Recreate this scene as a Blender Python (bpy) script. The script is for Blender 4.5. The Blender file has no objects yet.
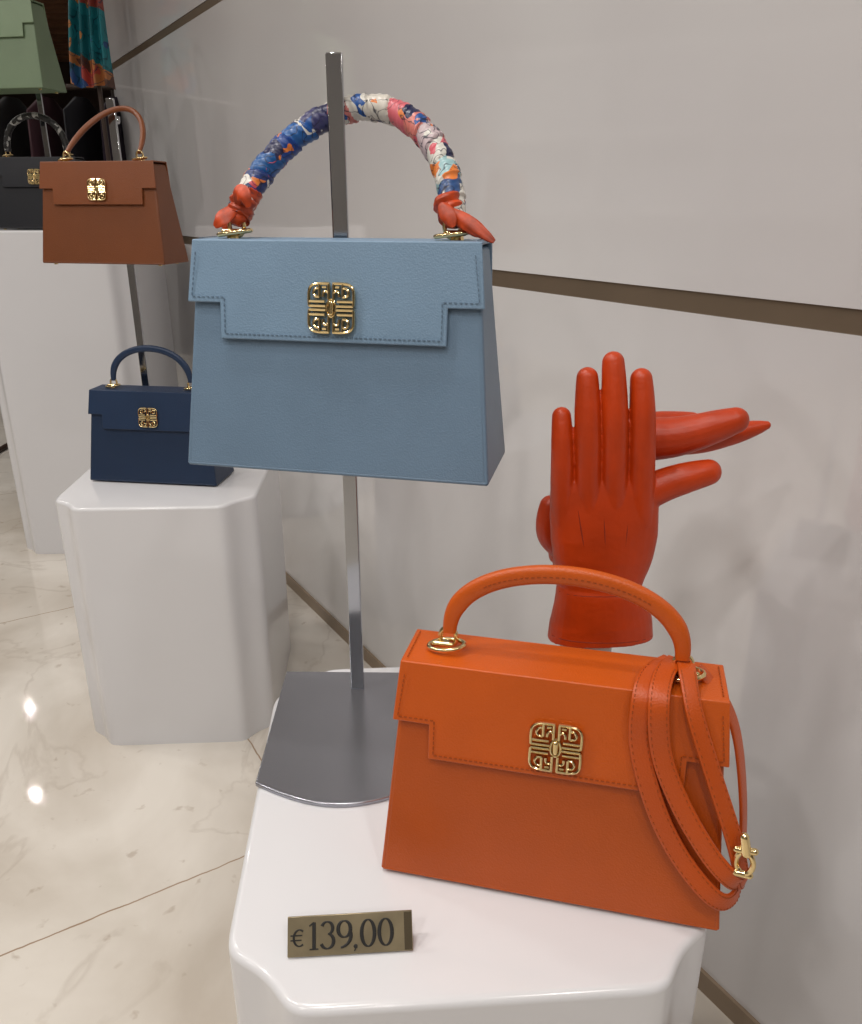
import bpy, math, random
from mathutils import Vector, Matrix
random.seed(3)
scene=bpy.context.scene
scene.view_settings.view_transform='Standard'
scene.view_settings.exposure=0.0

# ------------------------------------------------------------ materials
def lin(c):
    r=[]
    for v in c:
        v=v/255.0
        r.append(v/12.92 if v<=0.04045 else ((v+0.055)/1.055)**2.4)
    return (r[0],r[1],r[2],1.0)
def newmat(name):
    m=bpy.data.materials.new(name); m.use_nodes=True
    nt=m.node_tree; b=nt.nodes['Principled BSDF']
    return m,nt,b
def mat_plain(name,c,rough=0.5,metal=0.0,coat=0.0,spec=0.5,var=0.06,nscale=8,bump=0.0,bscale=300,bdist=0.0005):
    m,nt,b=newmat(name)
    col=lin(c)
    tc=nt.nodes.new('ShaderNodeTexCoord')
    n=nt.nodes.new('ShaderNodeTexNoise'); n.inputs['Scale'].default_value=nscale; n.inputs['Detail'].default_value=4
    nt.links.new(tc.outputs['Object'],n.inputs['Vector'])
    r=nt.nodes.new('ShaderNodeValToRGB')
    r.color_ramp.elements[0].position=0.3; r.color_ramp.elements[1].position=0.7
    r.color_ramp.elements[0].color=tuple(max(0,x*(1-var)) for x in col[:3])+(1,)
    r.color_ramp.elements[1].color=tuple(min(1,x*(1+var)) for x in col[:3])+(1,)
    nt.links.new(n.outputs['Fac'],r.inputs['Fac']); nt.links.new(r.outputs['Color'],b.inputs['Base Color'])
    b.inputs['Roughness'].default_value=rough; b.inputs['Metallic'].default_value=metal
    b.inputs['Coat Weight'].default_value=coat; b.inputs['Specular IOR Level'].default_value=spec
    if bump>0:
        v=nt.nodes.new('ShaderNodeTexVoronoi'); v.inputs['Scale'].default_value=bscale
        nt.links.new(tc.outputs['Object'],v.inputs['Vector'])
        bp=nt.nodes.new('ShaderNodeBump'); bp.inputs['Strength'].default_value=bump; bp.inputs['Distance'].default_value=bdist
        nt.links.new(v.outputs['Distance'],bp.inputs['Height']); nt.links.new(bp.outputs['Normal'],b.inputs['Normal'])
    return m
def leather(name,c,rough=0.44,bump=0.45,scale=650):
    return mat_plain(name,c,rough=rough,var=0.05,nscale=15,bump=bump,bscale=scale,bdist=0.0004)
GOLD=mat_plain('gold_metal',(236,212,158),rough=0.16,metal=1.0,var=0.03)
CHROME=mat_plain('chrome_metal',(170,172,176),rough=0.10,metal=1.0,var=0.05)
STEEL=mat_plain('base_steel',(162,164,172),rough=0.24,metal=0.8,var=0.04)
WHITE=mat_plain('white_lacquer',(218,218,221),rough=0.20,var=0.015,nscale=3,coat=0.3)
FORM=mat_plain('white_form',(215,212,210),rough=0.45,var=0.02)

# ------------------------------------------------------------ mesh helpers
class MB:
    def __init__(s): s.v=[]; s.f=[]; s.mi=[]; s.cur=0
    def add(s,vs,fs):
        o=len(s.v); s.v+= [Vector(v) for v in vs]
        for f in fs: s.f.append([i+o for i in f]); s.mi.append(s.cur)
    def box(s,c,h,M=None):
        vs=[]
        for dx in(-1,1):
            for dy in(-1,1):
                for dz in(-1,1):
                    p=Vector((dx*h[0],dy*h[1],dz*h[2]))
                    if M is not None: p=M@p
                    vs.append(Vector(c)+p)
        s.add(vs,[(0,1,3,2),(4,6,7,5),(0,4,5,1),(2,3,7,6),(0,2,6,4),(1,5,7,3)])
    def sweep(s,pts,rad,hint,seg=12,closed=False,e=2.0,rfun=None):
        pts=[Vector(p) for p in pts]; n=len(pts)
        vs=[];fs=[]
        for i in range(n):
            if closed: T=pts[(i+1)%n]-pts[i-1]
            else: T=pts[min(i+1,n-1)]-pts[max(i-1,0)]
            if T.length<1e-9: T=Vector((0,0,1))
            T.normalize()
            H=Vector(hint[i]) if isinstance(hint,list) else Vector(hint)
            N=(H-T*H.dot(T))
            if N.length<1e-6: N=T.orthogonal()
            N.normalize(); B=T.cross(N)
            r=rad[i] if isinstance(rad,list) else rad
            if not isinstance(r,tuple): r=(r,r)
            for k in range(seg):
                a=2*math.pi*k/seg
                ca,sa=math.cos(a),math.sin(a)
                x=math.copysign(abs(ca)**(2/e),ca); y=math.copysign(abs(sa)**(2/e),sa)
                g=1.0 if rfun is None else rfun(i/(n-1),k/seg)
                vs.append(pts[i]+B*(x*r[0]*g)+N*(y*r[1]*g))
        m=n if closed else n-1
        for i in range(m):
            j=(i+1)%n
            for k in range(seg):
                l=(k+1)%seg
                fs.append((i*seg+k,i*seg+l,j*seg+l,j*seg+k))
        if not closed:
            fs.append(tuple(range(seg))[::-1]); fs.append(tuple((n-1)*seg+k for k in range(seg)))
        s.add(vs,fs)
    def capsule(s,pts,rad,hint,seg=20,flat=1.0):
        pts=catmull(pts,6); R=interp(rad,len(pts))
        T0=(pts[0]-pts[1]).normalized(); T1=(pts[-1]-pts[-2]).normalized()
        a=[];ra=[]
        for t in (0.999,0.92,0.75,0.5,0.25):
            a.append(pts[0]+T0*R[0]*t); ra.append(R[0]*math.sqrt(1-t*t))
        b=[];rb=[]
        for t in (0.25,0.5,0.75,0.92,0.999):
            b.append(pts[-1]+T1*R[-1]*t); rb.append(R[-1]*math.sqrt(1-t*t))
        P=a+pts+b; RR=ra+R+rb
        s.sweep(P,[(r,r*flat) for r in RR],hint,seg=seg)
    def obj(s,name,mats,parent=None,smooth=True,loc=None,rot=None,bevel=0,bseg=2,sub=0,angle=40):
        me=bpy.data.meshes.new(name); me.from_pydata([tuple(v) for v in s.v],[],s.f)
        if not isinstance(mats,(list,tuple)): mats=[mats]
        for m in mats: me.materials.append(m)
        for i,p in enumerate(me.polygons): p.material_index=s.mi[i]
        me.validate(); me.update()
        import bmesh
        bm=bmesh.new(); bm.from_mesh(me); bmesh.ops.recalc_face_normals(bm,faces=bm.faces); bm.to_mesh(me); bm.free()
        ob=bpy.data.objects.new(name,me); scene.collection.objects.link(ob)
        if bevel>0:
            b=ob.modifiers.new('bevel','BEVEL'); b.width=bevel; b.segments=bseg; b.limit_method='ANGLE'; b.angle_limit=math.radians(30)
        if sub: 
            q=ob.modifiers.new('sub','SUBSURF'); q.levels=sub; q.render_levels=sub
        if smooth:
            me.shade_smooth()
            try: me.set_sharp_from_angle(angle=math.radians(angle))
            except Exception: pass
        if parent: ob.parent=parent
        if loc: ob.location=loc
        if rot: ob.rotation_euler=rot
        return ob
def catmull(P,n):
    P=[Vector(p) for p in P]; out=[]
    for i in range(len(P)-1):
        p0=P[max(i-1,0)];p1=P[i];p2=P[i+1];p3=P[min(i+2,len(P)-1)]
        for k in range(n):
            t=k/n
            out.append(0.5*((2*p1)+(p2-p0)*t+(2*p0-5*p1+4*p2-p3)*t*t+(3*p1-p0-3*p2+p3)*t**3))
    out.append(P[-1]); return out
def interp(R,n):
    out=[]
    for i in range(n):
        x=i/(n-1)*(len(R)-1); k=min(int(x),len(R)-2); f=x-k
        out.append(R[k]*(1-f)+R[k+1]*f)
    return out
def empty(name,loc=(0,0,0),rz=0,scale=1,tilt=(0,0)):
    e=bpy.data.objects.new(name,None); scene.collection.objects.link(e)
    e.location=loc; e.rotation_euler=(tilt[0],tilt[1],rz); e.scale=(scale,)*3; e.empty_display_size=0.05
    return e

# ------------------------------------------------------------ room
O=Vector((0.405,0.889,0)); WA=math.atan2(0.853,-0.522)
def wall_mat():
    m,nt,b=newmat('glossy_wall_panel')
    tc=nt.nodes.new('ShaderNodeTexCoord')
    n=nt.nodes.new('ShaderNodeTexNoise'); n.inputs['Scale'].default_value=1.3; n.inputs['Detail'].default_value=2
    nt.links.new(tc.outputs['Object'],n.inputs['Vector'])
    r=nt.nodes.new('ShaderNodeValToRGB'); r.color_ramp.elements[0].position=0.3; r.color_ramp.elements[1].position=0.7
    r.color_ramp.elements[0].color=lin((202,199,200)); r.color_ramp.elements[1].color=lin((217,216,216))
    nt.links.new(n.outputs['Fac'],r.inputs['Fac']); nt.links.new(r.outputs['Color'],b.inputs['Base Color'])
    b.inputs['Roughness'].default_value=0.07
    b.inputs['Specular IOR Level'].default_value=1.0
    b.inputs['Coat Weight'].default_value=0.5; b.inputs['Coat Roughness'].default_value=0.05
    return m
WALL=wall_mat()
BRONZE=mat_plain('bronze_trim',(128,112,94),rough=0.35,metal=0.6,var=0.08,nscale=5)
def wall_box(name,s0,s1,y0,y1,z0,z1,mat,bevel=0):
    mb=MB(); mb.box(((s0+s1)/2,(y0+y1)/2,(z0+z1)/2),((s1-s0)/2,(y1-y0)/2,(z1-z0)/2))
    return mb.obj(name,mat,loc=tuple(O),rot=(0,0,WA),smooth=False,bevel=bevel)
TZ0,TZ1=0.975,1.001
mb=MB()
for z0,z1 in ((0,TZ0),(TZ1,1.596),(1.62,2.5)):
    mb.box((-0.4,-0.03,(z0+z1)/2),(3.6,0.03,(z1-z0)/2))
mb.box((-0.4,-0.09,1.25),(3.6,0.03,1.25))
mb.obj('wall_right',WALL,loc=tuple(O),rot=(0,0,WA),smooth=False)
wall_box('trim_1',-4,3.2,-0.055,-0.003,TZ0,TZ1,BRONZE)
wall_box('trim_2',-4,3.2,-0.055,-0.003,1.596,1.620,BRONZE)
wall_box('baseboard_right',-4,3.2,0.0,0.006,0,0.035,mat_plain('base_brown',(138,120,100),rough=0.4))
wall_box('trim_3',3.2,3.24,-0.12,0.004,0,2.5,mat_plain('dark_edge',(58,48,42),rough=0.5))

def floor_mat():
    m,nt,b=newmat('cream_marble')
    L=nt.links.new
    tc=nt.nodes.new('ShaderNodeTexCoord')
    def noise(sc,det,dist=0):
        n=nt.nodes.new('ShaderNodeTexNoise'); n.inputs['Scale'].default_value=sc; n.inputs['Detail'].default_value=det; n.inputs['Distortion'].default_value=dist
        L(tc.outputs['Object'],n.inputs['Vector']); return n
    n1=noise(2.6,9,0.5)
    r1=nt.nodes.new('ShaderNodeValToRGB'); r1.color_ramp.elements[0].position=0.34; r1.color_ramp.elements[1].position=0.62
    r1.color_ramp.elements[0].color=lin((192,183,171)); r1.color_ramp.elements[1].color=lin((220,214,205))
    L(n1.outputs['Fac'],r1.inputs['Fac'])
    n2=noise(1.7,12,1.2)
    r2=nt.nodes.new('ShaderNodeValToRGB'); e=r2.color_ramp.elements
    e[0].position=0.488; e[0].color=(0,0,0,1); e[1].position=0.5; e[1].color=(1,1,1,1)
    x=e.new(0.512); x.color=(0,0,0,1)
    L(n2.outputs['Fac'],r2.inputs['Fac'])
    n3=noise(7,4,0); 
    mul=nt.nodes.new('ShaderNodeMath'); mul.operation='MULTIPLY'; L(n3.outputs['Fac'],mul.inputs[1]); L(r2.outputs['Color'],mul.inputs[0])
    mul2=nt.nodes.new('ShaderNodeMath'); mul2.operation='MULTIPLY'; mul2.inputs[1].default_value=0.36; L(mul.outputs[0],mul2.inputs[0])
    mx=nt.nodes.new('ShaderNodeMixRGB'); L(mul2.outputs[0],mx.inputs['Fac']); L(r1.outputs['Color'],mx.inputs[1]); mx.inputs[2].default_value=lin((140,122,105))
    n4=noise(26,3,0.4); r4=nt.nodes.new('ShaderNodeValToRGB'); r4.color_ramp.elements[0].position=0.66; r4.color_ramp.elements[1].position=0.74
    L(n4.outputs['Fac'],r4.inputs['Fac'])
    m4=nt.nodes.new('ShaderNodeMath'); m4.operation='MULTIPLY'; m4.inputs[1].default_value=0.4; L(r4.outputs['Color'],m4.inputs[0])
    mx4=nt.nodes.new('ShaderNodeMixRGB'); L(m4.outputs[0],mx4.inputs['Fac']); L(mx.outputs['Color'],mx4.inputs[1]); mx4.inputs[2].default_value=lin((150,130,110))
    br=nt.nodes.new('ShaderNodeTexBrick'); br.offset=0.0
    nj=noise(14,3,0); sj=nt.nodes.new('ShaderNodeVectorMath'); sj.operation='SCALE'; sj.inputs['Scale'].default_value=0.012; L(nj.outputs['Color'],sj.inputs[0])
    aj=nt.nodes.new('ShaderNodeVectorMath'); aj.operation='ADD'; L(tc.outputs['Object'],aj.inputs[0]); L(sj.outputs[0],aj.inputs[1])
    mp=nt.nodes.new('ShaderNodeMapping'); mp.inputs['Location'].default_value=(-0.613,-0.381,0); L(aj.outputs[0],mp.inputs['Vector'])
    L(mp.outputs['Vector'],br.inputs['Vector'])
    br.inputs['Scale'].default_value=1.0; br.inputs['Brick Width'].default_value=1.2; br.inputs['Row Height'].default_value=1.2
    br.inputs['Mortar Size'].default_value=0.0018; br.inputs['Mortar Smooth'].default_value=0.3
    br.inputs['Color1'].default_value=(0,0,0,1); br.inputs['Color2'].default_value=(0,0,0,1); br.inputs['Mortar'].default_value=(1,1,1,1)
    mx2=nt.nodes.new('ShaderNodeMixRGB'); L(br.outputs['Color'],mx2.inputs['Fac']); L(mx4.outputs['Color'],mx2.inputs[1]); mx2.inputs[2].default_value=lin((156,134,112))
    L(mx2.outputs['Color'],b.inputs['Base Color'])
    b.inputs['Roughness'].default_value=0.06
    return m
mb=MB(); mb.box((0,0,-0.05),(9,9,0.05)); mb.obj('floor',floor_mat(),loc=tuple(O),rot=(0,0,WA),smooth=False)
PLASTER=mat_plain('ceiling_paint',(208,202,196),rough=0.8,var=0.02)
DARKW=mat_plain('dark_wood',(62,46,38),rough=0.5,var=0.2,nscale=3)
GREYW=mat_plain('shop_wall',(150,144,138),rough=0.5,var=0.05,nscale=1)
def wbox(name,c,h,mat,**k):
    mb=MB(); mb.box((0,0,0),h); return mb.obj(name,mat,loc=c,smooth=False,**k)
wbox('ceiling',(-1,3.25,2.55),(4.1,5.85,0.05),PLASTER)
wbox('wall_back',(-1,9.05,1.25),(4.1,0.05,1.25),DARKW)
wbox('wall_left',(-5.05,3.25,1.25),(0.05,5.85,1.25),GREYW)
wbox('wall_front',(-1,-2.55,1.25),(4.1,0.05,1.25),GREYW)
wbox('wall_east',(3.05,3.25,1.25),(0.05,5.85,1.25),DARKW)
cb=MB()
cb.box((-4.95,2.2,1.05),(0.03,1.3,1.05))
for y in(0.92,1.78,2.62,3.48): cb.box((-4.76,y,1.05),(0.2,0.02,1.05))
for z in(0.02,0.55,1.05,1.55,2.08): cb.box((-4.76,2.2,z),(0.2,1.3,0.02))
cb.obj('reflection_cabinet',WHITE,smooth=False)  # unseen cabinet, added to give the glossy wall something to reflect
mb=MB()
for i in range(11): mb.box((0,i*0.3,0),(2.6,0.07,0.06))
mb.obj('ceiling_beams',mat_plain('beam_wood',(130,90,64),rough=0.55,var=0.2,nscale=4),loc=(-2.4,5.7,2.44),smooth=False)

# ------------------------------------------------------------ lights
def downlight(x,y,p,size=0.10,col=(1,0.96,0.915),spread=160):
    e=empty('ceiling_downlight',(x,y,2.49))
    mb=MB(); c=[(math.cos(a*math.pi/16)*(size/2+0.012),math.sin(a*math.pi/16)*(size/2+0.012),0) for a in range(32)]
    mb.sweep(c,0.008,(0,0,1),seg=8,closed=True); mb.obj('rim',CHROME,parent=e)
    l=bpy.data.lights.new('lamp','AREA'); l.shape='DISK'; l.size=size; l.energy=p; l.color=col; l.spread=math.radians(spread)
    o=bpy.data.objects.new('lamp',l); scene.collection.objects.link(o); o.parent=e; o.location=(0,0,-0.012)
for x,y,p,s in ((-1.1,0.5,7.5,.1),(-0.2,-0.2,7.2,.1),(0.6,-0.7,6.8,.1),(-0.35,0.75,5.6,.1),(-1.5,1.7,6,.1),(-1.9,0.5,7.5,.1),(-0.9,-0.7,7.2,.1),(-2.4,1.6,7.5,.1),
              (-2.75,2.6,7,.1),(-3.4,2.9,6,.1),(-2.57,4.27,1.2,.035),(-3.06,5.24,1.2,.035),(-3.99,6.84,2,.04),(-2.8,3.6,6,.1),(-1.7,4.6,3,.05),(0.1,-1.6,6.8,.1),(-2.6,-0.6,7,.1),(-1.3,-1.7,6.8,.1)):
    downlight(x,y,p,s)

# ------------------------------------------------------------ pedestals
def pedestal(loc,rz,a,b,H,r=0.050,name='display_pedestal'):
    corners=[(1,1),(-1,1),(-1,-1),(1,-1)]
    raw=[]
    for ci,(sx,sy) in enumerate(corners):
        cx,cy=sx*a,sy*b
        a0={0:270,1:0,2:90,3:180}[ci]
        for k in range(0,19):
            ang=math.radians(a0-90*k/18)
            raw.append(Vector((cx+r*math.cos(ang),cy+r*math.sin(ang),0)))
    dens=[]
    n=len(raw)
    for i in range(n):
        p,q=raw[i],raw[(i+1)%n]; L=(q-p).length; m=max(1,round(L/0.003))
        for k in range(m): dens.append(p.lerp(q,k/m))
    for it in range(14):
        dens=[(dens[i-2]+dens[i-1]*2+dens[i]*2+dens[(i+1)%len(dens)]*2+dens[(i+2)%len(dens)])/8 for i in range(len(dens))]
    n=len(dens); mb=MB(); vs=[];fs=[]
    br=0.007
    prof=[(0,0.0),(0.0,H-br)]+[(br*(1-math.cos(t)),H-br+br*math.sin(t)) for t in [math.pi/2*i/6 for i in range(1,7)]]
    nor=[]
    for i in range(n):
        T=(dens[(i+1)%n]-dens[i-1]).normalized(); nor.append(Vector((T.y,-T.x,0)))
    for ins,z in prof:
        for i in range(n):
            p=dens[i]-nor[i]*ins; vs.append((p.x,p.y,z))
    for j in range(len(prof)-1):
        for i in range(n):
            k=(i+1)%n; fs.append((j*n+i,j*n+k,(j+1)*n+k,(j+1)*n+i))
    fs.append(tuple((len(prof)-1)*n+i for i in range(n))); fs.append(tuple(range(n))[::-1])
    mb.add(vs,fs)
    return mb.obj(name,WHITE,loc=loc,rot=(0,0,rz),angle=50)
pedestal((0.022,0.667,0),math.radians(4),0.198,0.236,0.55)
pedestal((-0.564,1.71,0),math.radians(3),0.201,0.235,0.55)
pedestal((-1.16,2.76,0),math.radians(3),0.24,0.25,1.03)

# ------------------------------------------------------------ handbags
Wb,Wt,Db,Dt,H=0.284,0.252,0.105,0.05,0.198
def yf(z): return -(Db/2)+(Db-Dt)/2*(z/H)
PH=math.atan((Db-Dt)/2/H); FN=Vector((0,-math.cos(PH),math.sin(PH))); FU=Vector((0,math.sin(PH),math.cos(PH)))
def fp(x,z,off=0): return Vector((x,yf(z),z))+FN*off
def emblem(mb,c,r,ux,uy,un):
    def Q(x,y): return c+ux*(x*r)+uy*(y*r)
    S=[]
    for sx in(-1,1):
        for sy in(-1,1):
            S+= [[(sx*.98,sy*.08),(sx*1.0,sy*.45),(sx*.97,sy*.76),(sx*.82,sy*.94),(sx*.50,sy*1.0),(sx*.08,sy*1.0)],
                 [(sx*.11,sy*1.0),(sx*.11,sy*.36)],
                 [(sx*.52,sy*1.0),(sx*.52,sy*.46)],
                 [(sx*.52,sy*.80),(sx*.68,sy*.80),(sx*.78,sy*.64),(sx*.70,sy*.48),(sx*.52,sy*.46)],
                 [(sx*.98,sy*.08),(sx*.24,sy*.08)],[(sx*.98,sy*.27),(sx*.28,sy*.27)],
                 [(sx*.11,sy*.62),(sx*.24,sy*.70),(sx*.34,sy*.62),(sx*.36,sy*.46)],[(sx*.20,sy*.86),(sx*.38,sy*.86)]]
    for st in S: 
        P=[Q(*p) for p in st]
        if len(P)>2: P=catmull(P,4)
        mb.sweep(P,(0.066*r,0.10*r),tuple(un),seg=8)
    mb.capsule([Q(0,-.2),Q(0,.2)],[0.11*r,0.13*r],tuple(un),seg=12)
    mb.sweep([Q(.20*math.cos(a*math.pi/10),.36*math.sin(a*math.pi/10)) for a in range(20)],0.055*r,tuple(un),seg=8,closed=True)
def arch(w,z0,rise,lean,n=60,power=0.85):
    P=[]
    for i in range(n+1):
        a=math.pi*i/n
        h=max(0,math.sin(a))**power
        P.append(Vector((-w*math.cos(a)*1.0, lean*h, z0+rise*h)))
    return P
def stitches(mb,line,step=0.0042,ln=0.0013,w=0.0004,h=0.0003,normal=FN):
    for a,b in zip(line[:-1],line[1:]):
        a=Vector(a);b=Vector(b);d=b-a;L=d.length;d.normalize();m=int(L/step)
        n=normal.normalized(); s=n.cross(d).normalized()
        M=Matrix((d,s,n)).transposed()
        for k in range(m): mb.box(a+d*((k+0.5)*L/m),(ln,w,h),M)
def handbag(loc,rz,col,scale=1.0,rise=0.075,lean=0.0,twilly=None,stitch=None,handle_r=(0.0070,0.0055),tilt=(0,0),hw=0.097,detail=True,rough=0.44,power=0.85,side=0.92):
    e=empty('handbag',loc,rz,scale,tilt)
    lm=leather('leather_%d_%d_%d'%col,col,rough=rough)
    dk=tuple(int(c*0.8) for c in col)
    lmd=leather('leather_shaded_%d_%d_%d'%col,tuple(int(c*side) for c in col),rough=rough)  # shade put into the body colour: same leather, darker than the lit flap
    mb=MB()
    vs=[]
    for z,w,d in((0.003,Wb,Db),(H-0.001,Wt,Dt)):
        vs+= [(-w/2,-d/2,z),(w/2,-d/2,z),(w/2,d/2,z),(-w/2,d/2,z)]
    mb.add(vs,[(0,1,2,3),(4,5,6,7),(0,1,5,4),(1,2,6,5),(2,3,7,6),(3,0,4,7)])
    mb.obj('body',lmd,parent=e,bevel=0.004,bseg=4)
    mb=MB(); q=0.0022
    for sx in(-1,1):
        for sy in(-1,1):
            mb.sweep([(sx*(Wb/2-q),sy*(Db/2-q),0.005),(sx*(Wt/2-q),sy*(Dt/2-q),H-0.004)],0.0020,(1,0,0),seg=10)
        mb.sweep([(sx*(Wb/2-q),-(Db/2-q),0.0052),(sx*(Wb/2-q),(Db/2-q),0.0052)],0.0020,(1,0,0),seg=10)
    mb.sweep([(-Wb/2+q,-(Db/2-q),0.0052),(Wb/2-q,-(Db/2-q),0.0052)],0.0020,(0,0,1),seg=10)
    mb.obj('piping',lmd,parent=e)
    mb=MB()
    for sx in(-1,1):
        for sy in(-1,1): mb.sweep([(sx*(Wb/2-0.02),sy*(Db/2-0.018),0.0),(sx*(Wb/2-0.02),sy*(Db/2-0.018),0.004)],0.004,(1,0,0),seg=12)
    mb.obj('feet',GOLD,parent=e)
    tk=0.0035; T1=0.050; T2=0.081; tx=0.102
    mb=MB()
    def zf(d): return H+0.001-d*math.cos(PH)
    rows=[(Dt/2+0.004,H-0.045,Wt/2+0.002),(Dt/2-0.0005,H+0.0015,Wt/2+0.002)]
    R=[]
    for (y,z,w) in rows: R.append([(x,y,z) for x in(-w,-tx,tx,w)])
    w1=Wt/2+0.002; w2=w1+0.005
    R.append([(x,-Dt/2-0.001,H+0.0015) for x in(-w1,-tx,tx,w1)])
    R.append([tuple(fp(x,zf(T1),0.002)) for x in(-w2,-tx,tx,w2)])
    R.append([tuple(fp(x,zf(T2),0.002)) for x in(-w2,-tx,tx,w2)])
    idx={}
    vs=[];fs=[]
    norms=[Vector((0,1,0.1)),Vector((0,0.6,0.8)),Vector((0,-0.75,0.9)),FN,FN]
    for ri,row in enumerate(R):
        for ci,p in enumerate(row):
            idx[(ri,ci,0)]=len(vs); vs.append(Vector(p))
            idx[(ri,ci,1)]=len(vs); vs.append(Vector(p)+norms[ri].normalized()*tk)
    cells=[(r,c) for r in range(3) for c in range(3)]+[(3,1)]
    cs=set(cells)
    for r,c in cells:
        fs.append((idx[(r,c,1)],idx[(r,c+1,1)],idx[(r+1,c+1,1)],idx[(r+1,c,1)]))
        fs.append((idx[(r,c,0)],idx[(r+1,c,0)],idx[(r+1,c+1,0)],idx[(r,c+1,0)]))
        for (dr,dc,a,b) in((-1,0,(r,c),(r,c+1)),(1,0,(r+1,c),(r+1,c+1)),(0,-1,(r,c),(r+1,c)),(0,1,(r,c+1),(r+1,c+1))):
            if (r+dr,c+dc) not in cs:
                fs.append((idx[a+(0,)],idx[b+(0,)],idx[b+(1,)],idx[a+(1,)]))
    mb.add(vs,fs)
    mb.obj('flap',lm,parent=e,bevel=0.0017,bseg=4)
    if detail:
        sm=mat_plain('thread_%d_%d_%d'%col,stitch or dk,rough=0.7)
        mb=MB(); i=0.0045; o=0.0062
        line=[fp(-w1+i,H-0.006,o),fp(-w2+i,zf(T1)+i,o),fp(-tx+i,zf(T1)+i,o),fp(-tx+i,zf(T2)+i,o),fp(tx-i,zf(T2)+i,o),fp(tx-i,zf(T1)+i,o),fp(w2-i,zf(T1)+i,o),fp(w1-i,H-0.006,o)]
        stitches(mb,line)
        for sx in(-1,1):
            stitches(mb,[(sx*(w1-i),-Dt/2+0.002,H+0.0052),(sx*(w1-i),Dt/2-0.003,H+0.0052)],normal=Vector((0,0,1)))
        mb.obj('stitching',sm,parent=e,smooth=False)
    mb=MB(); c=fp(0.002,0.147,0.0085)
    emblem(mb,c,0.0200,Vector((1,0,0)),FU,FN)
    mb.obj('clasp',GOLD,parent=e)
    zb=H+0.006
    P=arch(hw-0.005,zb+0.014,rise-0.014,lean,power=power)
    hm=MB(); mb=MB()
    for sx in(-1,1):
        x=sx*hw
        mb.sweep([(x,0,zb-0.002),(x,0,zb+0.004)],[(0.006,0.006),(0.005,0.005)],(1,0,0),seg=16)
        mb.sweep([(x-sx*0.003+0.0150*math.cos(a*math.pi/12),0.0095*math.sin(a*math.pi/12)-0.003,zb+0.003+0.002*math.cos(a*math.pi/12)) for a in range(24)],0.0020,(0,0,1),seg=10,closed=True)
        mb.sweep([(x-sx*0.004+0.007*math.cos(a*math.pi/12),0.0,zb+0.009+0.009*math.sin(a*math.pi/12)) for a in range(24)],0.002,(0,1,0),seg=10,closed=True)
        mb.capsule([(x-0.007,-0.004,zb+0.004),(x+0.007,-0.004,zb+0.004)],[0.0024,0.0024],(0,0,1),seg=10)
    mb.obj('handle_rings',GOLD,parent=e)
    if not twilly:
        n=len(P); rad=[]
        for i in range(n):
            t=min(i,n-1-i)/(n-1)
            k=0.72+0.28*min(1,t/0.12)
            rad.append((handle_r[0]*k,handle_r[1]*k))
        hm.sweep(P,rad,(0,1,0),seg=24,e=2.6)
        hm.obj('handle',lm,parent=e)
        if detail:
            s=MB(); L=[p+Vector((0,-handle_r[1]*1.0-0.0002,0)) for p in P[3:-3]]
            stitches(s,L,step=0.004,normal=Vector((0,-1,0)))
            s.obj('handle_stitching',sm,parent=e,smooth=False)
    else:
        twilly_handle(e,P,twilly,hw)
    return e
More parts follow.
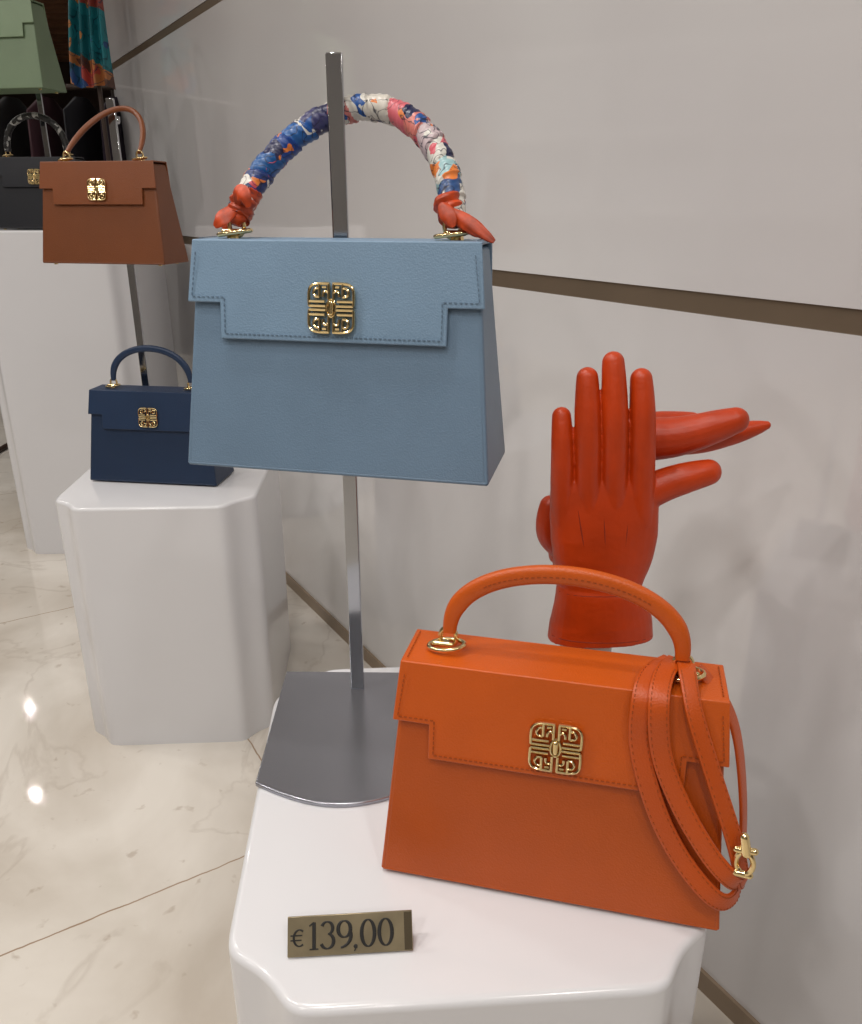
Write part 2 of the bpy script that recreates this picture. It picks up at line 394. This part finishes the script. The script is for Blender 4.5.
def twilly_mat(name,cells,dark=(30,30,70),scale=70,warp=0.35,frac=0.6):
    m,nt,b=newmat(name); L=nt.links.new
    at=nt.nodes.new('ShaderNodeAttribute'); at.attribute_name='Col'
    tc=nt.nodes.new('ShaderNodeTexCoord')
    no=nt.nodes.new('ShaderNodeTexNoise'); no.inputs['Scale'].default_value=scale*0.8; no.inputs['Detail'].default_value=1; L(tc.outputs['Object'],no.inputs['Vector'])
    sc=nt.nodes.new('ShaderNodeVectorMath'); sc.operation='SCALE'; sc.inputs['Scale'].default_value=warp*4/scale; L(no.outputs['Color'],sc.inputs[0])
    ad=nt.nodes.new('ShaderNodeVectorMath'); ad.operation='ADD'; L(tc.outputs['Object'],ad.inputs[0]); L(sc.outputs[0],ad.inputs[1])
    v=nt.nodes.new('ShaderNodeTexVoronoi'); v.inputs['Scale'].default_value=scale; L(ad.outputs[0],v.inputs['Vector'])
    ramp=nt.nodes.new('ShaderNodeValToRGB'); ramp.color_ramp.interpolation='CONSTANT'
    sp=nt.nodes.new('ShaderNodeSeparateColor'); L(v.outputs['Color'],sp.inputs[0]); L(sp.outputs[0],ramp.inputs['Fac'])
    e=ramp.color_ramp.elements; k=len(cells)
    e[0].position=0; e[0].color=lin(cells[0]); e[1].position=1/k; e[1].color=lin(cells[1])
    for i in range(2,k):
        x=e.new(i/k); x.color=lin(cells[i])
    gt=nt.nodes.new('ShaderNodeMath'); gt.operation='GREATER_THAN'; gt.inputs[1].default_value=frac; L(sp.outputs[1],gt.inputs[0])
    mx=nt.nodes.new('ShaderNodeMixRGB'); L(gt.outputs[0],mx.inputs['Fac']); L(at.outputs['Color'],mx.inputs[1]); L(ramp.outputs['Color'],mx.inputs[2])
    wv=nt.nodes.new('ShaderNodeTexNoise'); wv.inputs['Scale'].default_value=scale*1.3; wv.inputs['Detail'].default_value=0; L(ad.outputs[0],wv.inputs['Vector'])
    rr=nt.nodes.new('ShaderNodeValToRGB'); q=rr.color_ramp.elements
    q[0].position=0.465; q[0].color=(0,0,0,1); q[1].position=0.5; q[1].color=(1,1,1,1); z=q.new(0.535); z.color=(0,0,0,1)
    L(wv.outputs['Fac'],rr.inputs['Fac'])
    mu=nt.nodes.new('ShaderNodeMath'); mu.operation='MULTIPLY'; mu.inputs[1].default_value=1.0; L(rr.outputs['Color'],mu.inputs[0])
    mx2=nt.nodes.new('ShaderNodeMixRGB'); L(mu.outputs[0],mx2.inputs['Fac']); L(mx.outputs['Color'],mx2.inputs[1]); mx2.inputs[2].default_value=lin(dark)
    L(mx2.outputs['Color'],b.inputs['Base Color']); b.inputs['Roughness'].default_value=0.36
    return m
def twilly_handle(e,P,kind,hw):
    P2=[]
    n=300; L=len(P)
    d=[0]
    for a,b in zip(P[:-1],P[1:]): d.append(d[-1]+(b-a).length)
    for i in range(n):
        t=d[-1]*i/(n-1); k=0
        while k<L-2 and d[k+1]<t: k+=1
        P2.append(P[k].lerp(P[k+1],(t-d[k])/max(1e-9,d[k+1]-d[k])))
    wraps=16
    seg=32
    mb=MB()
    def rf(u,a):
        ph=(wraps*u+a)%1.0
        return 0.90+0.17*(ph**0.6)+0.03*math.sin(u*61+a*12)+0.03*math.sin(ph*19+u*30)
    mb.sweep(P2,0.0112 if kind=='multi' else 0.009,(0,1,0),seg=seg,rfun=rf)
    if kind=='multi':
        cols=[(176,60,16),(176,60,16),(24,50,110),(18,84,146),(16,60,134),(26,88,154),(56,56,100),(186,110,104),(200,196,188),(206,200,190),(206,100,110),(206,120,110),(190,172,176),(206,204,196),(150,186,190),(40,74,124),(180,66,24),(176,60,16)]
        mat=twilly_mat('twilly_silk',[(215,212,204),(204,84,98),(20,76,146),(216,120,50),(24,28,70),(215,212,204)],dark=(22,22,46),scale=80,frac=0.60)
    else:
        cols=[(20,20,22),(165,165,162),(30,30,32),(20,20,20)]*5
        mat=twilly_mat('twilly_mono',[(20,20,20),(170,170,168),(40,40,42)],dark=(10,10,10)); 
    ob=mb.obj('twilly_wrap',mat,parent=e)
    me=ob.data; ca=me.color_attributes.new('Col','FLOAT_COLOR','CORNER')
    for p in me.polygons:
        i=p.index
        if i<(n-1)*seg: u=(i//seg)/(n-1); a=(i%seg)/seg
        else: u=0 if i==(n-1)*seg else 1; a=0
        c=lin(cols[int(wraps*u+a)%len(cols)])
        for li in p.loop_indices: ca.data[li].color=c
    if kind=='multi':
        sm=mat_plain('scarf_orange',(178,60,12),rough=0.45,var=0.45,nscale=80)
        mb=MB()
        def leaf(t,w,o):
            pp=catmull([Vector(q)+Vector((o,0,0)) for q in t],6); m=len(pp); seg=24
            def cre(u,a): return 1+0.22*math.sin(a*2*math.pi*4+u*5)*u
            mb.sweep(pp,[(0.0014+w*math.sin(math.pi*min(1,0.10+0.88*k/(m-1)))**0.9,0.0026-0.0016*k/(m-1)) for k in range(m)],(0,-1,0.35),seg=seg,rfun=cre)
        zz=H+0.022; o=hw-0.092
        leaf([(-.085,-.004,zz+.008),(-.092,-.010,zz+.002),(-.097,-.014,zz-.003),(-.102,-.014,zz-.008)],.0055,-o)
        leaf([(-.084,-.004,zz+.010),(-.078,-.012,zz+.020),(-.071,-.015,zz+.017),(-.068,-.015,zz+.008)],.0052,-o)
        leaf([(-.088,.000,zz+.006),(-.096,.002,zz-.001),(-.101,.000,zz-.010)],.0045,-o)
        leaf([(.084,-.006,zz+.006),(.098,-.011,zz-.001),(.112,-.014,zz-.009),(.126,-.016,zz-.018)],.0046,o)
        leaf([(.086,-.004,zz+.004),(.100,-.008,zz-.004),(.112,-.010,zz-.014)],.0042,o)
        leaf([(.080,-.008,zz+.010),(.087,-.014,zz+.002),(.092,-.016,zz-.007)],.0048,o)
        for sx in (-1,1):
            ctr=[Vector((sx*(hw-.0025-0.009*t),-.002+.008*t,zz-0.006+0.022*t)) for t in (0,.25,.5,.75,1)]
            def kn(u,a): return 1+0.12*math.sin((u*3+a)*2*math.pi)+0.05*math.sin(a*25)
            mb.sweep(catmull(ctr,4),[(r,r) for r in interp([.0050,.0085,.0108,.0118,.0108],17)],(0,1,0),seg=24,rfun=kn)
        mb.obj('scarf_knots',sm,parent=e)

blue=handbag((-0.080,0.768,0.862),math.radians(-13),(117,144,169),1.035,rise=0.109,lean=0.080,twilly='multi',power=1.22,hw=0.102,side=0.90)
OC=(196,84,8)
orange=handbag((0.106,0.573,0.550),math.radians(-13.5),OC,1.0,rise=0.073,lean=0.006,handle_r=(0.0078,0.0052),rough=0.40,hw=0.098)
navy=handbag((-0.578,1.665,0.550),math.radians(-8),(24,46,76),0.99,rise=0.085,lean=0.0,detail=False,hw=0.09)
navy.scale=(0.99,0.99,0.955)
brown=handbag((-0.615,1.655,0.992),math.radians(-12),(118,62,26),0.91,rise=0.106,lean=0.095,detail=False,handle_r=(.0056,.005),hw=0.088,power=1.1)
black=handbag((-1.165,2.62,1.030),math.radians(-6),(22,24,32),1.0,rise=0.11,lean=0.0,twilly='mono',detail=False)
green=handbag((-1.20,2.56,1.396),math.radians(-10),(116,136,106),1.08,rise=0.125,lean=0.09,detail=False)

ol=leather('strap_leather',(188,76,8),rough=0.42)
mb=MB()
SL=[]
def strap(P,N,w=0.0080,t=0.0017):
    pp=catmull(P,8); nn=[Vector(a) for a in catmull(N,8)]
    mb.sweep(pp,(w,t),nn,seg=16,e=4)
    SL.append((pp,nn,w,t))
f=(0,-1,.13); tp=(0,-.2,1)
TZ=H+0.008
strap([(.086,.012,TZ+.003),(.070,-.012,TZ+.0035),(.064,-.036,TZ-.006),(.066,yf(.160)-.011,.160),(.083,yf(.110)-.011,.110),(.106,yf(.07)-.010,.07),(.134,yf(.04)-.011,.042),(.150,-.045,.036),(.157,-.02,.045)],
      [tp,tp,(0,-.8,.6),f,f,f,(0.1,-1,.13),(.6,-.8,0),(1,-.1,0)])
strap([(.090,.008,TZ+.006),(.080,-.014,TZ+.0065),(.076,-.040,TZ-.004),(.082,yf(.160)-.015,.160),(.100,yf(.12)-.015,.12),(.124,yf(.08)-.015,.084),(.143,yf(.06)-.014,.064),(.153,-.042,.052),(.155,-.02,.06)],
      [tp,tp,(0,-.8,.6),f,f,f,(0.1,-1,.13),(.6,-.8,0),(1,-.1,0)])
strap([(.096,.000,TZ+.009),(.097,-.018,TZ+.007),(.103,-.036,TZ-.013),(.120,-.045,.150),(.140,-.050,.100),(.151,-.050,.065),(.156,-.040,.048),(.159,-.015,.05)],
      [tp,(0.2,-.5,.8),(.4,-.9,.4),(.5,-.9,.1),(.5,-.9,0),(.7,-.8,0),(.8,-.6,0),(1,-.1,0)],w=0.0070)
strap([(.157,-.02,.045),(.152,-.012,.10),(.140,-.010,.16),(.126,-.004,.190),(.106,0.004,TZ+.003)],[(1,-.4,.1)]*5,w=0.0075)
mb.obj('strap',ol,parent=orange)
st=MB()
for pp,nn,w,t in SL[:3]:
    for side in(-1,1):
        line=[]
        for i in range(6,len(pp)-4):
            T=(pp[i+1]-pp[i-1]).normalized(); N=nn[i]-T*nn[i].dot(T); N.normalize(); B=T.cross(N)
            line.append(pp[i]+B*(side*w*0.72)+N*(t+0.0001))
        for a,b in zip(line[:-1],line[1:]):
            d=(b-a); 
            if d.length<0.001: continue
            stitches(st,[a,b],step=min(0.0042,d.length*0.99),ln=0.0011,w=0.00035,h=0.00025,normal=Vector((0.2,-1,0.1)))
st.obj('strap_stitching',bpy.data.materials['thread_%d_%d_%d'%OC],parent=orange,smooth=False)
mb=MB()
c=Vector((.150,-.058,.082))
mb.sweep([c+Vector((0.006*math.cos(a*math.pi/10),-0.002*math.cos(a*math.pi/10),0.010*math.sin(a*math.pi/10))) for a in range(20)],0.0022,(0.3,-1,0),seg=8,closed=True)
mb.capsule([c+Vector((0,0,0.010)),c+Vector((-0.003,0,0.024))],[0.0042,0.0036],(0,1,0),seg=12)
mb.capsule([c+Vector((-0.007,0,0.012)),c+Vector((0.006,0,0.012))],[0.0028,0.0028],(0,0,1),seg=10)
mb.capsule([c+Vector((-0.005,0,-0.010)),c+Vector((0.005,0,-0.011))],[0.0030,0.0030],(0,0,1),seg=10)
mb.obj('strap_clasp',GOLD,parent=orange)

# ------------------------------------------------------------ display stands
def stand(loc,rz,height,sgn=1):
    e=empty('bag_display_stand',loc,rz)
    mb=MB(); mb.box((0,0,0.005+(height-0.005)/2),(0.0078,0.004,(height-0.005)/2)); mb.obj('pole',CHROME,parent=e,bevel=0.0012)
    pts=[(-0.093,0.034),(0.093,0.034),(0.086,-0.175)]
    for i in range(1,16):
        t=i/16; pts.append((0.086-0.172*t,-0.175-0.030*math.sin(math.pi*t)))
    pts.append((-0.086,-0.175))
    pts=[(x,y*sgn) for x,y in pts]
    n=len(pts); mb=MB()
    mb.add([(x,y,0) for x,y in pts]+[(x,y,0.005) for x,y in pts],[tuple(range(n)),tuple(range(n,2*n))]+[(i,(i+1)%n,n+(i+1)%n,n+i) for i in range(n)])
    mb.obj('base_plate',STEEL,parent=e,bevel=0.0012,bseg=2,angle=30)
    return e
def hook(e,z,ln=0.03):
    mb=MB(); mb.sweep(catmull([(0,0.003,z),(0,ln,z-0.001),(0,ln+0.006,z+0.010)],6),0.003,(1,0,0),seg=10); mb.obj('hook',CHROME,parent=e)
s1=stand((-0.0885,0.841,0.55),math.radians(-1),0.680); hook(s1,0.607)
s2=stand((-0.627,1.765,0.55),0,0.745,sgn=-1); hook(s2,0.705)
s3=stand((-1.17,2.70,1.03),0,0.72,sgn=-1); hook(s3,0.66)

# ------------------------------------------------------------ price tag
def tag():
    e=empty('price_tag',(-0.063,0.4705,0.5505),math.radians(4.0))
    brass=mat_plain('tag_brass',(146,134,108),rough=0.28,metal=0.6,var=0.28,nscale=25)
    ink=mat_plain('tag_ink',(18,16,14),rough=0.5)
    dark=mat_plain('tag_dark',(84,74,56),rough=0.35,metal=0.5)
    tilt=math.radians(52); U=Vector((0,math.cos(tilt),math.sin(tilt))); N=Vector((0,-math.sin(tilt),math.cos(tilt))); X=Vector((1,0,0))
    M=Matrix((X,U,N)).transposed(); hh=0.0145
    mb=MB(); mb.box(U*hh+Vector((0,0,0.001)),(0.049,hh,0.0009),M); mb.obj('plate',brass,parent=e,bevel=0.0006)
    mb=MB(); 
    mb.box(Vector((0,0.0155,0.0085)),(0.047,0.0008,0.0085)); mb.obj('back_leg',dark,parent=e)
    mb=MB(); mb.box(U*hh+Vector((0.0455,0,0.001))+N*0.0011,(0.003,hh-0.001,0.0003),M); mb.obj('edge_band',dark,parent=e)
    mb=MB()
    base=Vector((0,0,0.001))+N*0.0013
    K=1.15
    def ell(cx,cy,rx,ry,a0=0,a1=360,tk=0.0014,tn=0.0005,n=28):
        P=[];R=[]
        for i in range(n+1):
            a=math.radians(a0+(a1-a0)*i/n)
            P.append(base+X*K*(cx+rx*math.cos(a))+U*(cy+ry*math.sin(a))); R.append((tn+(tk-tn)*abs(math.cos(a)),0.0002))
        mb.sweep(P,R,tuple(N),seg=6)
    def ln(x0,y0,x1,y1,w): mb.sweep([base+X*K*x0+U*y0,base+X*K*x1+U*y1],(w,0.0002),tuple(N),seg=6,e=4)
    y0=0.0050; h=0.0190; cy=y0+h/2
    x=-0.0372
    ell(x+0.0005,cy-0.001,0.0038,0.0058,50,310,0.0009,0.0005); ln(x-0.0055,cy+0.0008,x+0.0025,cy+0.0008,0.0005); ln(x-0.0055,cy-0.0026,x+0.002,cy-0.0026,0.0005)
    x=-0.0268; ln(x,y0,x,y0+h,0.0014); ln(x-0.003,y0,x+0.003,y0,0.0005); ln(x-0.0032,y0+h-0.0025,x,y0+h,0.0006)
    x=-0.0175; ell(x-0.0003,y0+h-0.0045,0.0037,0.0045,-80,160,0.0013,0.0005); ell(x-0.0003,y0+0.0052,0.0043,0.0052,-160,85,0.0014,0.0005)
    x=-0.0062; ell(x,y0+h-0.0058,0.0042,0.0058,tk=.0015); ell(x-0.004,y0+0.0085,0.0085,0.0085,-80,15,0.0014,0.0005)
    x=0.0014; ell(x,y0+0.0005,0.0007,0.0007,0,360,0.0009,0.0009,8); ln(x+0.0005,y0,x-0.0008,y0-0.0028,0.0005)
    x=0.0112; ell(x-0.0012,cy,0.0044,h/2,tk=.0015)
    x=0.0225; ell(x-0.0005,cy,0.0044,h/2,tk=.0015)
    d=mb.obj('digits',ink,parent=e,smooth=False); d.location=(0.0025,0,0)
tag()

# ------------------------------------------------------------ gloves
def glove_mat(name,c):
    m=mat_plain(name,c,rough=0.40,var=0.12,nscale=26,spec=0.5)
    nt=m.node_tree; b=nt.nodes['Principled BSDF']; L=nt.links.new
    tc=nt.nodes.new('ShaderNodeTexCoord')
    mp=nt.nodes.new('ShaderNodeMapping'); mp.inputs['Scale'].default_value=(1,1,1.6); L(tc.outputs['Object'],mp.inputs['Vector'])
    n=nt.nodes.new('ShaderNodeTexNoise'); n.inputs['Scale'].default_value=36; n.inputs['Detail'].default_value=2; n.inputs['Distortion'].default_value=0.5
    L(mp.outputs['Vector'],n.inputs['Vector'])
    bp=nt.nodes.new('ShaderNodeBump'); bp.inputs['Strength'].default_value=0.35; bp.inputs['Distance'].default_value=0.003
    L(n.outputs['Fac'],bp.inputs['Height'])
    v=nt.nodes.new('ShaderNodeTexVoronoi'); v.inputs['Scale'].default_value=900; L(tc.outputs['Object'],v.inputs['Vector'])
    bp2=nt.nodes.new('ShaderNodeBump'); bp2.inputs['Strength'].default_value=0.2; bp2.inputs['Distance'].default_value=0.0004
    L(v.outputs['Distance'],bp2.inputs['Height']); L(bp.outputs['Normal'],bp2.inputs['Normal']); L(bp2.outputs['Normal'],b.inputs['Normal'])
    return m
GL=glove_mat('glove_leather',(192,60,4))
GL2=glove_mat('glove_leather_rear',(188,57,4))
SEAM=mat_plain('glove_seam',(140,40,6),rough=0.6)
def finish_glove(ob,vox=0.0010,it=3):
    r=ob.modifiers.new('remesh','REMESH'); r.mode='VOXEL'; r.voxel_size=vox; r.use_smooth_shade=True
    s=ob.modifiers.new('smooth','SMOOTH'); s.factor=0.5; s.iterations=it
GO=(0.166,0.74,0.742)
def Gp(u,v,y=0):
    z=(580-v)*0.00102
    t=0.692+(0.358-z)*0.3545
    return Vector(((u-431)/810*t-0.166,y,z))
mb=MB()
hint=(0,1,0)
def fing(pts,rad,flat=0.95): mb.capsule([Gp(*p) for p in pts],rad,hint,seg=28,flat=flat)
fing([(564,515,.002),(562,480,0),(562,455,-.002),(562,432,-.001),(562,411,.003)],[.0124,.0112,.0110,.0104,.0090])
fing([(588,515,0),(587,465,-.003),(586.8,430,-.005),(586.8,400,-.003),(587.5,375,.001)],[.0132,.0127,.0126,.0119,.0101])
fing([(614,510,0),(613.5,460,-.004),(613.5,420,-.006),(613.5,390,-.004),(613.5,361,.001)],[.0132,.0128,.0127,.0120,.0102])
fing([(640,515,0),(640.5,465,-.003),(641,430,-.005),(641.5,400,-.003),(641.5,376,.001)],[.0132,.0128,.0127,.0119,.0102])
fing([(630,500,.010),(660,482,.008),(686,472,.006),(710,466,.006)],[.017,.0168,.0154,.0128])
prof=[(470,553,656,.011),(482,550.5,658,.0145),(505,550,659,.0175),(530,551,658,.020),(552,553,653,.021),(570,556,646,.020),(582,558,642,.0195),(590,556,643,.022),(605,553,648,.024),(622,550,652,.026),(640,548,653,.0265)]
P=[];R=[]
for v,l,r,t in prof:
    a=Gp(l,v);b=Gp(r,v); P.append((a+b)/2+Vector((0,.003,0))); R.append(((b.x-a.x)/2,t))
mb.sweep(catmull(P,4),[(a,b) for a,b in zip(interp([q[0] for q in R],len(P)*4-3),interp([q[1] for q in R],len(P)*4-3))],hint,seg=36,e=2.4)
gp=empty('leather_glove',GO)
g=mb.obj('glove_body',GL,parent=gp); finish_glove(g)
mb=MB()
def surf(u,v):
    for k in range(len(prof)-1):
        if prof[k][0]<=v<=prof[k+1][0]:
            f=(v-prof[k][0])/(prof[k+1][0]-prof[k][0]); t=R[k][1]*(1-f)+R[k+1][1]*f; w=R[k][0]*(1-f)+R[k+1][0]*f; c=P[k].lerp(P[k+1],f); break
    p=Gp(u,v); d=min(0.97,abs(p.x-c.x)/w)
    return Vector((p.x,c.y-t*(1-d**2.4)**(1/2.4)+0.0005,p.z))
for u0,u1 in((576,582),(601,602),(626,621)):
    mb.sweep([surf(u0+(u1-u0)*k/8,498+42*k/8) for k in range(9)],[(r,r) for r in interp([.0003,.0008,.0003],9)],hint,seg=8)
mb.sweep([surf(559+k*(83/12),586) for k in range(13)],0.0007,(0,0,1),seg=8)
mb.sweep([surf(551+k*(98/12),634) for k in range(13)],0.0007,(0,0,1),seg=8)
mb.obj('seams',SEAM,parent=gp)
mb=MB()
def rf(pts,rad,flat=0.9): mb.capsule([Gp(*p) for p in pts],rad,hint,seg=22,flat=flat)
rf([(640,444,.040),(680,439,.032),(706,432,.027),(726,425,.023),(743,419,.020)],[.0235,.0205,.0180,.0158,.0128])
rf([(640,450,.058),(710,450,.056),(750,441,.052),(772,435,.050),(786,431,.048)],[.014,.013,.0115,.0085,.0045])
rf([(635,436,.062),(680,432,.060),(710,430,.058)],[.013,.0125,.010])
rf([(575,560,.045),(558,545,.038),(553,528,.034),(555,510,.034)],[.018,.015,.013,.011])
PR=[Gp(582,575,.052),Gp(584,535,.052),Gp(598,495,.052),Gp(622,464,.052),Gp(650,450,.052)]
PP=catmull(PR,5)
mb.sweep(PP,[(a,b) for a,b in zip(interp([.026,.030,.036,.034,.022],len(PP)),interp([.018,.02,.02,.018,.014],len(PP)))],hint,seg=32,e=2.4)
mb.capsule([Gp(592,625,.052),Gp(582,560,.052)],[.026,.025],hint,seg=28,flat=0.75)
g2=mb.obj('leather_glove',GL2,loc=GO); finish_glove(g2)
mb=MB(); 
mb.sweep(catmull([(-.004,0.004,-0.190),(-.004,0.004,-0.180),(-.004,0.004,-0.10),(-.004,0.004,-0.055),(-.004,0.004,-0.03)],6),[(a,a*0.75) for a in interp([.040,.036,.028,.026,.020],25)],(0,1,0),seg=28)
mb.obj('mannequin_hand_form',FORM,loc=(GO[0],GO[1],GO[2]-0.0015))

# ------------------------------------------------------------ background: rack, scarf, clothes
rk=empty('garment_rack',(-1.60,3.62,0))
mb=MB()
for x in(-0.45,0.45):
    mb.sweep([(x,0,0),(x,0,1.55)],0.012,(1,0,0),seg=12); mb.sweep([(x,-0.22,0.012),(x,0.22,0.012)],0.012,(0,0,1),seg=12)
mb.sweep([(-0.47,0,1.54),(0.47,0,1.54)],0.011,(0,0,1),seg=12); mb.obj('frame',DARKW,parent=rk)
dc=[(24,22,26),(44,30,44),(18,18,20),(60,30,40),(26,26,34),(36,24,40)]
for i in range(6):
    x=-0.36+i*0.14; mb=MB(); n=26; vs=[];fs=[]
    for j,z in enumerate((1.50,1.44,1.2,0.85,0.5)):
        wd=(0.05,0.19,0.21,0.22,0.24)[j]
        for k in range(n):
            a=2*math.pi*k/n; rr=1+0.12*math.sin(a*6+i)*(j/4)
            vs.append((x+0.045*math.cos(a)*rr*(0.5+j*0.15),wd*math.sin(a)*rr,z))
    for j in range(4):
        for k in range(n): l=(k+1)%n; fs.append((j*n+k,j*n+l,(j+1)*n+l,(j+1)*n+k))
    mb.add(vs,fs); mb.obj('garment',mat_plain('cloth_%d'%i,dc[i],rough=0.85),parent=rk)
sc=empty('silk_scarf',(-1.18,3.20,0))
mb=MB(); n=48; vs=[];fs=[]; rws=34
for j in range(rws):
    t=j/(rws-1); w=0.042+0.030*t
    for k in range(n):
        u=k/(n-1)*2-1; vs.append((u*w+0.01*math.sin(t*5),0.016*math.sin(u*11+t*3)+0.004*math.sin(t*9),2.05-0.56*t+0.012*abs(u)*math.sin(u*4)))
for j in range(rws-1):
    for k in range(n-1): fs.append((j*n+k,j*n+k+1,(j+1)*n+k+1,(j+1)*n+k))
mb.add(vs,fs)
ob=mb.obj('cloth',twilly_mat('scarf_print',[(40,130,140),(180,76,66),(50,86,140),(200,130,70),(90,60,50)],scale=22,dark=(20,50,70)),parent=sc)
ca=ob.data.color_attributes.new('Col','FLOAT_COLOR','CORNER')
pal=[(40,130,140),(160,76,66),(46,96,130),(176,112,66),(30,110,120)]
for p in ob.data.polygons:
    c=lin(pal[int((p.center.z*9+p.center.x*12+math.sin(p.center.z*40)*0.5)%5)])
    for li in p.loop_indices: ca.data[li].color=c
sp=MB(); sp.sweep([(0,0.03,0),(0,0.03,2.07)],0.008,(1,0,0),seg=10); sp.sweep([(0,0.03,2.06),(0,-0.02,2.06)],0.006,(0,0,1),seg=10)
sp.sweep([(0,0.03,0),(0,0.03,0.012)],0.12,(1,0,0),seg=28)
sp.obj('post',DARKW,parent=sc)

# ------------------------------------------------------------ camera
cam=bpy.data.cameras.new('camera'); co=bpy.data.objects.new('camera',cam); scene.collection.objects.link(co)
cam.lens=36*810/1024; cam.sensor_width=36; cam.clip_start=0.02
co.location=(0,0,1.10); co.rotation_euler=(math.radians(90-20.76),0,0)
scene.camera=co
w=bpy.data.worlds.new('world'); scene.world=w; w.use_nodes=True
w.node_tree.nodes['Background'].inputs['Color'].default_value=(0.5,0.5,0.52,1); w.node_tree.nodes['Background'].inputs['Strength'].default_value=0.2
